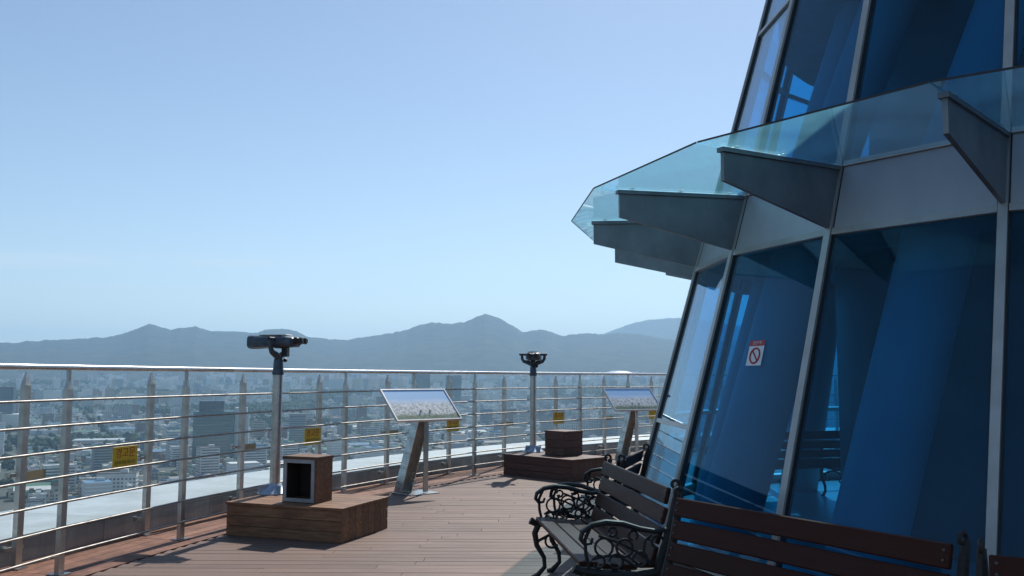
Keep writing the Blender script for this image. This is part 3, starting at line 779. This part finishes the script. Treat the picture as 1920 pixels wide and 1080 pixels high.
for k in KS:
    nx = k + 1
    m = MB()
    for z0, z1 in ((0.0, ZT),):
        A, B = tp(k, z0), tp(k, z1); a = T0 - k * DT
        rad = Vector((math.cos(a), math.sin(a), 0)); tan = Vector((-math.sin(a), math.cos(a), 0))
        m.hexa([A + rad * u + tan * v for u, v in ((-.05, -.03), (.035, -.03), (.035, .03), (-.05, .03))] + [B + rad * u + tan * v for u, v in ((-.05, -.03), (.035, -.03), (.035, .03), (-.05, .03))])
    mul = m.build('mullion', 'mullion', tw)
    g = MB()
    for z0, z1 in ((0.0, ZT),):
        A, B = tp(k, z0), tp(k, z1)
        for sg in (-1, 1):
            g.hexa([A + rad * u + tan * (sg * v) for u, v in ((-.04, .0305), (.014, .0305), (.014, .040), (-.04, .040))] + [B + rad * u + tan * (sg * v) for u, v in ((-.04, .0305), (.014, .0305), (.014, .040), (-.04, .040))])
    g.build('gasket', 'gasket', mul)
    quad_box(k, 0.0, .14, -.03, .03, .032).build('sill', 'mullion', tw)
    if 2 <= k <= 6 or k < -3:
        quad_box(k, .145, 1.045, -.008, .004, .034).build('glass_panel', 'tower_glass', tw)
        quad_box(k, 1.045, 1.085, -.03, .026, .032).build('transom', 'mullion', tw)
        quad_box(k, 1.085, HW - .05, -.008, .004, .034).build('glass_panel', 'tower_glass', tw)
    else:
        quad_box(k, .145, HW - .05, -.008, .004, .034).build('glass_panel', 'tower_glass', tw)
    quad_box(k, HW - .05, HW, -.03, .030, .032).build('transom', 'mullion', tw)
    quad_box(k, HW + .002, HU - .012, -.02, .016, .032).build('fascia_panel', 'fascia', tw)
    quad_box(k, HU - .010, HU + .03, -.03, .032, .032).build('transom', 'mullion', tw)
    quad_box(k, HU + .032, 5.03, -.008, .004, .034).build('glass_panel', 'tower_glass', tw)
    quad_box(k, 5.03, 5.075, -.03, .026, .032).build('transom', 'mullion', tw)
    quad_box(k, 5.077, 7.4, -.008, .004, .034).build('glass_panel', 'tower_glass', tw)
    quad_box(k, 7.4, 7.45, -.03, .026, .032).build('transom', 'mullion', tw)
    quad_box(k, 7.452, ZT - .05, -.02, .016, .032).build('fascia_panel', 'fascia', tw)
    # canopy bracket: tapering plate under a flange, and the glass sheet to the next bracket
    a = T0 - k * DT; rad = Vector((math.cos(a), math.sin(a), 0)); tan = Vector((-math.sin(a), math.cos(a), 0))
    zb = HU - .012
    pl_ = [rad * (tr_(HW) + .036) + Vector((0, 0, HW + .01)), rad * RB + Vector((0, 0, zb - .225)), rad * RB + Vector((0, 0, zb - .02)), rad * (tr_(zb) + .036) + Vector((0, 0, zb - .02))]
    br = MB().prism([q - tan * .016 for q in pl_], tan * .032).build('canopy_bracket', 'bracket', tw)
    fl = MB(); A, B = rad * (tr_(zb) + .037), rad * (RB + .02)
    fl.hexa([A + tan * -.032 + Vector((0, 0, zb - .0195)), B + tan * -.032 + Vector((0, 0, zb - .0195)), B + tan * .032 + Vector((0, 0, zb - .0195)), A + tan * .032 + Vector((0, 0, zb - .0195)),
             A + tan * -.032 + Vector((0, 0, zb + .012)), B + tan * -.032 + Vector((0, 0, zb + .012)), B + tan * .032 + Vector((0, 0, zb + .012)), A + tan * .032 + Vector((0, 0, zb + .012))])
    fl.build('flange', 'bracket', br)
    for q_ in (.12, .5, .88):
        c_ = lerp(A, B, q_)
        for sg in (-1, 1): link('fixing', FIX, br, c_ + tan * (sg * .022) + Vector((0, 0, zb + .027)))
    a2 = T0 - (k + 1) * DT if k < 14 else T0 + 6 * DT - 2 * PI
    def cpt(an, R, z): return Vector((R * math.cos(an), R * math.sin(an), z))
    e = .0012
    r_in = tr_(HU) + .05; zc = HU + .004
    P = [cpt(a - e, r_in, 0), cpt(a - e, RCN, 0), cpt(a2 + e, RCN, 0), cpt(a2 + e, r_in, 0)]
    MB().hexa([q + Vector((0, 0, zc)) for q in P] + [q + Vector((0, 0, zc + .010)) for q in P]).build('canopy_glass', 'canopy_glass', tw)
    P = [cpt(a - e, RCN + .001, 0), cpt(a - e, RCN + .006, 0), cpt(a2 + e, RCN + .006, 0), cpt(a2 + e, RCN + .001, 0)]
    MB().hexa([q + Vector((0, 0, zc - .001)) for q in P] + [q + Vector((0, 0, zc + .011)) for q in P]).build('edge_trim', 'gasket', tw)
def disc(r, z0, z1, n=42): return MB().lathe([(r, z0), (r, z1)], n)
disc(tr_(0) - .14, -.02, .02).build('floor', 'tower_floor', tw)
disc(tr_(3.1) - .16, HW + .06, HU - .02).build('ceiling', 'tower_ceiling', tw)
disc(tr_(5.4) - .16, 5.16, 5.5).build('ceiling', 'tower_ceiling', tw)
disc(tr_(9.2) - .05, 9.0, 9.19).build('roof', 'tower_ceiling', tw)
MB().lathe([(2.75, .022), (2.75, HW + .055)], 26).build('core', 'tower_core', tw, smooth=True)
MB().lathe([(2.4, HU), (2.3, 5.155)], 26).build('core', 'tower_core', tw, smooth=True)
MB().lathe([(1.5, 5.5), (1.5, 8.99)], 26).build('core', 'tower_core', tw, smooth=True)
# inclined columns standing just inside the glass
def column(k0, k1, dr0, dr1, z0, z1, r):
    A = tp(0, z0); a0, a1 = T0 - k0 * DT, T0 - k1 * DT
    R0, R1 = tr_(z0) - dr0, tr_(z1) - dr1
    P = Vector((R0 * math.cos(a0), R0 * math.sin(a0), z0)); Q = Vector((R1 * math.cos(a1), R1 * math.sin(a1), z1))
    MB().tube([P, Q], r, 24).build('column', 'tower_column', tw, smooth=True)
for k0, k1, r in ((2.52, 2.22, .28), (.94, .66, .27), (3.25, 3.0, .2), (-1.0, -1.3, .27), (-3.2, -3.5, .27), (5.9, 5.6, .24), (8.9, 8.6, .27), (11.6, 11.3, .27)):
    column(k0, k1, .80, .80, .022, HW + .055, r)
    column(k0 - .25, k1 - .6, .8, .8, HU + .0, 5.155, r * .85)

# sticker on the glass between two mullions
A, B = tp(1, 1.695), tp(2, 1.695)
up_ = (tp(1, 2.2) + tp(2, 2.2) - tp(1, 1.2) - tp(2, 1.2)).normalized(); rt = (A - B).normalized(); nrm = rt.cross(up_).normalized()
ctr = lerp(A, B, .49) + Vector((TX, TY, 0)) + nrm * .008
rot = Matrix((rt, up_, nrm)).transposed().to_4x4()
stk = thing('no_smoking_sticker', 'small white sticker with red header and barred red circle on blue glass', 'sticker', (0, 0, 0))
stk.matrix_world = Matrix.Translation(ctr - up_ * .105) @ rot
MB().box((0, .105, 0), (.20, .21, .002)).build('sheet', 'sign_white', stk)
MB().box((0, .187, .0022), (.20, .046, .002)).build('header', 'sign_red', stk)
T3 = text_mesh('금연구역', .032); T3.materials.append(MATS['sign_white']); link('lettering', T3, stk, (0, .187, .0042))
m = MB(); m.tube([(.062 * math.cos(2 * PI * i / 28), .082 + .062 * math.sin(2 * PI * i / 28), .0025) for i in range(28)], .0075, 6, closed=True)
m.tube([(-.042, .125, .0025), (.042, .039, .0025)], .007, 6); m.build('barred_circle', 'sign_red', stk)

# ================================================================== PLATFORMS, STEPS, VIEWERS
def platform(name, label, F, a, w, d, h, mat):
    """boarded box; F = front corner, boards along w run to the left, d runs back"""
    t = thing(name, label, 'platform', (F[0], F[1], 0), -a)   # local -x along w, +y along d
    MB().box((-w / 2, d / 2, h / 2 - .014), (w - .05, d - .05, h - .03)).build('frame', 'dark_cavity', t)
    nb = 3
    for i in range(nb):
        bh = h / nb
        MB().box((-w / 2, .012, bh * (i + .5) - .0), (w - .004, .022, bh - .004)).build('board', mat, t, bevel=.002)
        MB().box((-w / 2, d - .012, bh * (i + .5) - .0), (w - .004, .022, bh - .004)).build('board', mat, t, bevel=.002)
    ns = max(5, int(d / .125))
    for i in range(ns):
        bw = (d - .05) / ns
        for x in (-.013, -w + .013):
            MB().box((x, .025 + bw * (i + .5), h / 2), (.022, bw - .003, h - .004)).build('board', mat, t, bevel=.002)
    nt = max(6, int(d / .12))
    for i in range(nt):
        bw = (d + .02) / nt
        MB().box((-w / 2, -.01 + bw * (i + .5), h + .0125), (w + .02, bw - .004, .024)).build('board', mat, t, bevel=.002)
    return t
platform('telescope_platform', 'low brown boarded platform carrying the side-on telescope', (-1.53, 8.347), .347, 1.241, .90, .287, 'box_wood')
platform('viewer_platform', 'low dark red-brown boarded platform carrying the rear-facing binocular viewer', (.869, 13.231), .795, 1.417, .80, .290, 'box_wood_red')
def step_box(name, label, fl, a, w, d, h, z, mat, hollow):
    t = thing(name, label, 'step box', (fl[0], fl[1], z), -a)
    th = .028
    if hollow:
        for c, s in (((w / 2, d / 2, th / 2), (w, d, th)), ((w / 2, d / 2, h - th / 2), (w + .012, d + .012, th)), ((w / 2, d - th / 2, h / 2), (w - 2 * th, th, h - 2 * th - .002))):
            MB().box(c, s).build('board', mat, t, bevel=.002)
        n = 2
        for i in range(n):
            for x in (th / 2, w - th / 2):
                MB().box((x, d * (i + .5) / n, h / 2), (th, d / n - .002, h - 2 * th - .002)).build('board', mat, t, bevel=.002)
        for c, sz in (((w / 2, d - th - .006, h / 2), (w - 2 * th - .004, .008, h - 2 * th - .006)), ((th + .006, d / 2 - .006, h / 2), (.008, d - th - .024, h - 2 * th - .006)), ((w - th - .006, d / 2 - .006, h / 2), (.008, d - th - .024, h - 2 * th - .006))):
            MB().box(c, sz).build('shade_lining', 'dark_cavity', t)  # dark sheets inside the open box, its inner shade put into the colour
        f = MB(); b = .034
        f.box((w / 2, -.006, h - .045), (w - .03, .012, b)).box((w / 2, -.006, .025), (w - .03, .012, b)).box((.032, -.006, h / 2 - .01), (b, .0118, h - .104)).box((w - .032, -.006, h / 2 - .01), (b, .0118, h - .104))
        f.build('front_frame', 'zinc', t)
    else:
        n = 3
        for i in range(n):
            z0 = (h - th) * (i + .5) / n
            for y in (.01, d - .01): MB().box((w / 2, y, z0), (w, .02, (h - th) / n - .003)).build('board', mat, t, bevel=.002)
            for x in (.01, w - .01): MB().box((x, d / 2, z0), (.02, d - .042, (h - th) / n - .003)).build('board', mat, t, bevel=.002)
        for i in range(3): MB().box((w / 2, d * (i + .5) / 3, h - th / 2), (w + .02, d / 3 - .003, th)).build('board', mat, t, bevel=.002)
    return t
step_box('hollow_step_box', 'open-fronted wooden step box with grey frame beside the telescope', (-2.174, 8.774), .373, .373, .28, .43, .312, 'box_wood', True)
step_box('closed_step_box', 'closed dark red-brown step box beside the binocular viewer', (.515, 14.17), .86, .42, .40, .365, .315, 'box_wood_red', False)

def viewer(name, label, loc, heading, pole_h, rise):
    """coin viewer on a pole; local +y is where it looks"""
    t = thing(name, label, 'telescope', loc, heading)
    fl = MB().lathe([(.17, 0), (.17, .012), (.075, .075), (.062, .10)], 24).build('base_flange', 'flange_blue', t, smooth=True)
    for i in range(4):
        an = PI / 4 + i * PI / 2
        MB().box((.11 * math.cos(an), .11 * math.sin(an), .05), (.11, .012, .085), Matrix.Rotation(an, 3, 'Z')).build('gusset', 'flange_blue', fl)
        MB().lathe([(.012, .012), (.012, .026)], 6, (.145 * math.cos(an + .6), .145 * math.sin(an + .6), 0)).build('bolt', 'steel_bright', fl)
    MB().lathe([(.05, .1), (.05, pole_h)], 24).build('pole', 'steel', t, smooth=True)
    MB().lathe([(.058, pole_h), (.060, pole_h + .03), (.054, pole_h + .05), (.048, pole_h + .15), (.038, pole_h + .19)], 24).build('collar', 'scope_paint', t, smooth=True)
    zy = pole_h + .17; zp = pole_h + rise
    y = MB()
    for s in (-1, 1):
        y.tube([(0, 0, zy), (s * .07, 0, zy + .035), (s * .15, 0, zy + .06), (s * .178, 0, zy + .10), (s * .182, 0, zp + .03)], [.036, .034, .028, .024, .022], 10)
    yk = y.build('yoke', 'scope_paint', t, smooth=True)
    for s in (-1, 1): MB().tube([(s * .12, 0, zp + .03), (s * .225, 0, zp + .03)], .018, 10).build('pivot', 'scope_black', yk, smooth=True)
    MB().lathe([(.016, 0), (.022, .02), (.012, .035)], 10, (.06, -.03, zy - .02), Matrix.Rotation(PI / 2, 3, 'X')).build('lock_knob', 'scope_black', yk, smooth=True)
    # body: casting that flares to the front, flat top plate
    zb = zp + .0
    b = MB()
    def sect(yv, wx, wz, dz=0):
        n = 16; o = []
        for i in range(n):
            an = 2 * PI * i / n; c, s = math.cos(an), math.sin(an)
            k = lambda q, p=.55: math.copysign(abs(q) ** p, q)
            o.append((wx * k(c), yv, zb + dz + wz * k(s)))
        return o
    secs = [sect(-.205, .070, .040, -.012), sect(-.17, .105, .054), sect(-.02, .118, .062), sect(.0, .124, .068), sect(.03, .118, .062), sect(.22, .128, .068), sect(.28, .132, .072), sect(.295, .128, .069)]
    n = 16; vv = [p for s in secs for p in s]
    ff = [(i * n + j, (i + 1) * n + j, (i + 1) * n + (j + 1) % n, i * n + (j + 1) % n) for i in range(len(secs) - 1) for j in range(n)] + [tuple(range(n)), tuple(len(vv) - n + j for j in reversed(range(n)))]
    body = b.add(vv, ff).build('body', 'scope_paint', t, smooth=True)
    for s in (-1, 1):
        ry = Matrix.Rotation(-PI / 2, 3, 'X')
        MB().lathe([(.046, 0), (.046, .012)], 18, (s * .062, .290, zb), ry).build('front_lens', 'lens', body, smooth=True)
        rb = Matrix.Rotation(PI / 2, 3, 'X')
        ey = MB().lathe([(.040, 0), (.038, .03), (.028, .045), (.032, .055), (.034, .085), (.026, .092)], 16, (s * .048, -.195, zb + .012), rb).build('eyepiece', 'scope_black', body, smooth=True)
    MB().box((0, .04, zb + .072), (.15, .30, .010)).build('top_plate', 'steel', body, bevel=.003)
    MB().box((0, -.075, zb - .10), (.075, .06, .10)).build('coin_box', 'scope_black', t, bevel=.006)
    return t
viewer('telescope', 'dark telescope seen side-on, on steel pole above the left platform', (-2.407, 9.401, .312), R_(78), 1.20, .335)
viewer('binocular_viewer', 'dark binocular viewer seen from behind, on steel pole above the right platform', (.345, 14.62, .316), R_(-4), 1.20, .31)

# photo boards on leaning steel stands
def photo_board(name, label, c, edge_ang, zc, L=1.05, W=.55):
    t = thing(name, label, 'information board', (c[0], c[1], 0), edge_ang)   # local x along the board, -y towards the reader
    th = R_(45)
    rot = Matrix.Rotation(th, 4, 'X')
    f = MB().box((0, 0, -.012), (L, W, .02)).box((0, W / 2 - .009, .004), (L, .018, .014)).box((0, -W / 2 + .009, .004), (L, .018, .014)).box((-L / 2 + .009, 0, .004), (.018, W - .038, .014)).box((L / 2 - .009, 0, .004), (.018, W - .038, .014)).build('frame', 'board_frame', t)
    f.matrix_local = Matrix.Translation((0, 0, zc)) @ rot
    MB().box((0, 0, .0005), (L - .038, W - .038, .004)).build('print', 'panorama_print', f)
    MB().box((0, 0, -.035), (.34, .2, .024)).build('mount_plate', 'steel', f)
    # inclined pair of plates, foot towards the railing side, and one upright plate
    top = Vector((0, -.03, zc - .065)); ft = Vector((-.13, .20, .014))
    for s in (-1, 1):
        p0, p1 = top + Vector((s * .075, 0, 0)), ft + Vector((s * .085, 0, 0))
        m = MB(); w2 = Vector((0, .075, 0)); t2 = Vector((.006, 0, 0))
        m.hexa([p1 - w2 - t2, p1 - w2 + t2, p1 + w2 + t2, p1 + w2 - t2, p0 - w2 - t2, p0 - w2 + t2, p0 + w2 + t2, p0 + w2 - t2]); m.build('stand_plate', 'steel_bright', t)
    p0, p1 = top + Vector((0, .055, -.02)), ft + Vector((0, .055, 0))
    MB().hexa([p1 + Vector((-.078, -.006, 0)), p1 + Vector((.078, -.006, 0)), p1 + Vector((.078, .006, 0)), p1 + Vector((-.078, .006, 0)), p0 + Vector((-.068, -.006, 0)), p0 + Vector((.068, -.006, 0)), p0 + Vector((.068, .006, 0)), p0 + Vector((-.068, .006, 0))]).build('web_plate', 'steel', t)
    MB().box((.045, -.045, (zc - .1) / 2 + .006), (.075, .012, zc - .13)).build('upright_plate', 'steel', t)
    MB().box((-.03, .07, .006), (.46, .44, .012)).build('base_plate', 'steel_bright', t, bevel=.003)
    return t
photo_board('photo_board', 'nearer tilted photo board showing a city panorama, between telescope and binocular viewer', (-1.17, 11.9), R_(43), 1.135)
photo_board('photo_board', 'farther tilted photo board showing a city panorama, right next to the blue tower', (2.22, 16.75), R_(28), 1.10)

# ================================================================== BENCHES
def arc(cx, cz, r, a0, a1, n=10): return [(0, cx + r * math.cos(R_(lerp(a0, a1, i / n))), cz + r * math.sin(R_(lerp(a0, a1, i / n)))) for i in range(n + 1)]
def end_frame_mesh():
    m = MB(); m.k = .82; P = lambda *q: [(0, y, z) for y, z in q]
    m.tube(P((-.055, .875), (-.035, .80), (-.01, .68), (.03, .55), (.065, .45), (.075, .40)), [.020, .026, .028, .028, .03, .03], 8)     # back post
    m.tube(arc(-.035, .885, .022, -60, 250, 10), .012, 6)                                                              # scroll at the top
    m.tube(P((.075, .42), (.06, .30), (.0, .17), (-.075, .06), (-.10, .0)), [.03, .026, .022, .024, .03], 8)         # rear leg
    m.tube(P((.50, .40), (.53, .33), (.515, .24), (.46, .15), (.455, .08), (.51, .02), (.545, .0)), [.03, .028, .024, .02, .02, .024, .03], 8)   # front leg
    m.tube(P((.05, .395), (.2, .375), (.38, .385), (.53, .405), (.565, .425)), [.03, .028, .028, .03, .034], 8)        # seat rail
    m.tube(P((.04, .26), (.15, .33), (.27, .35), (.39, .33), (.51, .27)), .014, 7)
    m.tube(arc(.13, .27, .05, 60, 330, 12), .011, 6); m.tube(arc(.40, .27, .05, -150, 120, 12), .011, 6)
    return m.mesh('end_frame', 'iron', True)
def armrest_mesh():
    m = MB(); m.k = .82; P = lambda *q: [(0, y, z) for y, z in q]
    m.tube(P((.005, .63), (.09, .62), (.18, .635), (.28, .665), (.38, .675), (.46, .66), (.515, .625), (.525, .585), (.50, .555), (.465, .56), (.455, .59)), [.018, .019, .02, .022, .022, .021, .019, .017, .015, .013, .010], 8, flat=1.5)
    m.tube(P((.47, .645), (.50, .58), (.495, .50), (.475, .42)), .013, 7)                           # front support
    m.tube(P((.12, .43), (.16, .50), (.15, .57), (.11, .60)), .011, 6)
    for (cx, cz, r, a0, a1) in ((.39, .535, .052, -80, 260), (.27, .53, .048, -60, 300), (.18, .465, .042, -20, 320), (.32, .455, .04, 0, 340), (.42, .455, .034, 20, 330), (.22, .60, .026, -90, 240), (.34, .62, .024, 0, 330), (.075, .56, .035, -90, 240)):
        m.tube(arc(cx, cz, r, a0, a1, 12), .0095, 6)
    m.tube(P((.10, .44), (.2, .51), (.3, .56), (.42, .60)), .010, 6); m.tube(P((.2, .42), (.29, .48), (.37, .49), (.46, .47)), .010, 6)
    return m.mesh('armrest', 'iron', True)
EF, AR = end_frame_mesh(), armrest_mesh()
def bench(label, mid, dirv, L, face, arms=True, group='slatted park benches around the tower'):
    """mid = middle of the back rest; dirv along the bench; face = +1/-1 picks the side the sitter faces"""
    ang = math.atan2(dirv[1], dirv[0])
    if face < 0: ang += PI
    t = thing('bench', label, 'bench', (mid[0], mid[1], 0), ang, group)      # local x along, +y forward
    for s in (-1, 1):
        e = link('end_frame', EF, t, (s * L / 2, 0, 0))
        if arms: link('armrest', AR, e)
    def slat(name, c, w, th, tilt):
        o = MB().box((0, 0, 0), (L - .05, w, th)).build(name, 'bench_wood', t, bevel=.006)
        o.location = c; o.rotation_euler = (tilt, 0, 0)
        for s in (-1, 1):
            for v in (-.02, .02):
                MB().lathe([(.007, 0), (.006, .004), (.002, .006)], 8, (s * (L / 2 - .05), v, th / 2)).build('screw', 'zinc_dull', o)
    for y, z, tl in ((-.018, .815, 104), (.003, .70, 106), (.032, .588, 108), (.062, .482, 107)):
        slat('back_slat', (0, y + .022, z), .098, .026, R_(tl) - PI)
    for i, (y, z, tl) in enumerate(((.125, .424, 0), (.240, .416, -2), (.355, .423, 2), (.475, .437, 4))):
        slat('seat_slat', (0, y, z), .105, .030, R_(tl))
    return t
bench('dark slatted bench with scrolled iron arms facing the deck, sunlit seat', (.81, 6.19), (-.1226, .9924), 1.72, 1)
bench('dark slatted bench in the tower shade at the bottom of the view', (1.29, 4.255), (-.5236, .8518), 1.62, 1, False)
bench('short slatted bench turned away behind the sunlit bench, beside the tower', (.985, 7.60), (.30, .954), 1.18, 1)
bench('shaded bench cut off by the lower right corner of the view', (2.40, 2.98), (-.86, .51), 1.60, 1, False)
bench('bench inside the tower seen through the blue glass', (3.30, 10.95), (.96, .28), 1.62, 1)

# ================================================================== HAZE
hb = MB().box((0, 0, 0), (33000, 33000, 900)).mesh('haze')
hz = link('haze', hb, None, (0, 0, H0 - 1.2 + 450))
stuff(hz); tag(hz, 'pale blue summer haze hanging over the city and mountains', 'haze')
hm = bpy.data.materials.new('haze_air'); hm.use_nodes = True
n, l = hm.node_tree.nodes, hm.node_tree.links; n.clear()
ho = n.new('ShaderNodeOutputMaterial'); pv = n.new('ShaderNodeVolumePrincipled')
pv.inputs['Color'].default_value = (0.46, 0.73, 1.0, 1); pv.inputs['Density'].default_value = 1.0e-4; pv.inputs['Anisotropy'].default_value = 0.22
l.new(pv.outputs[0], ho.inputs['Volume'])
hb.materials.append(hm)
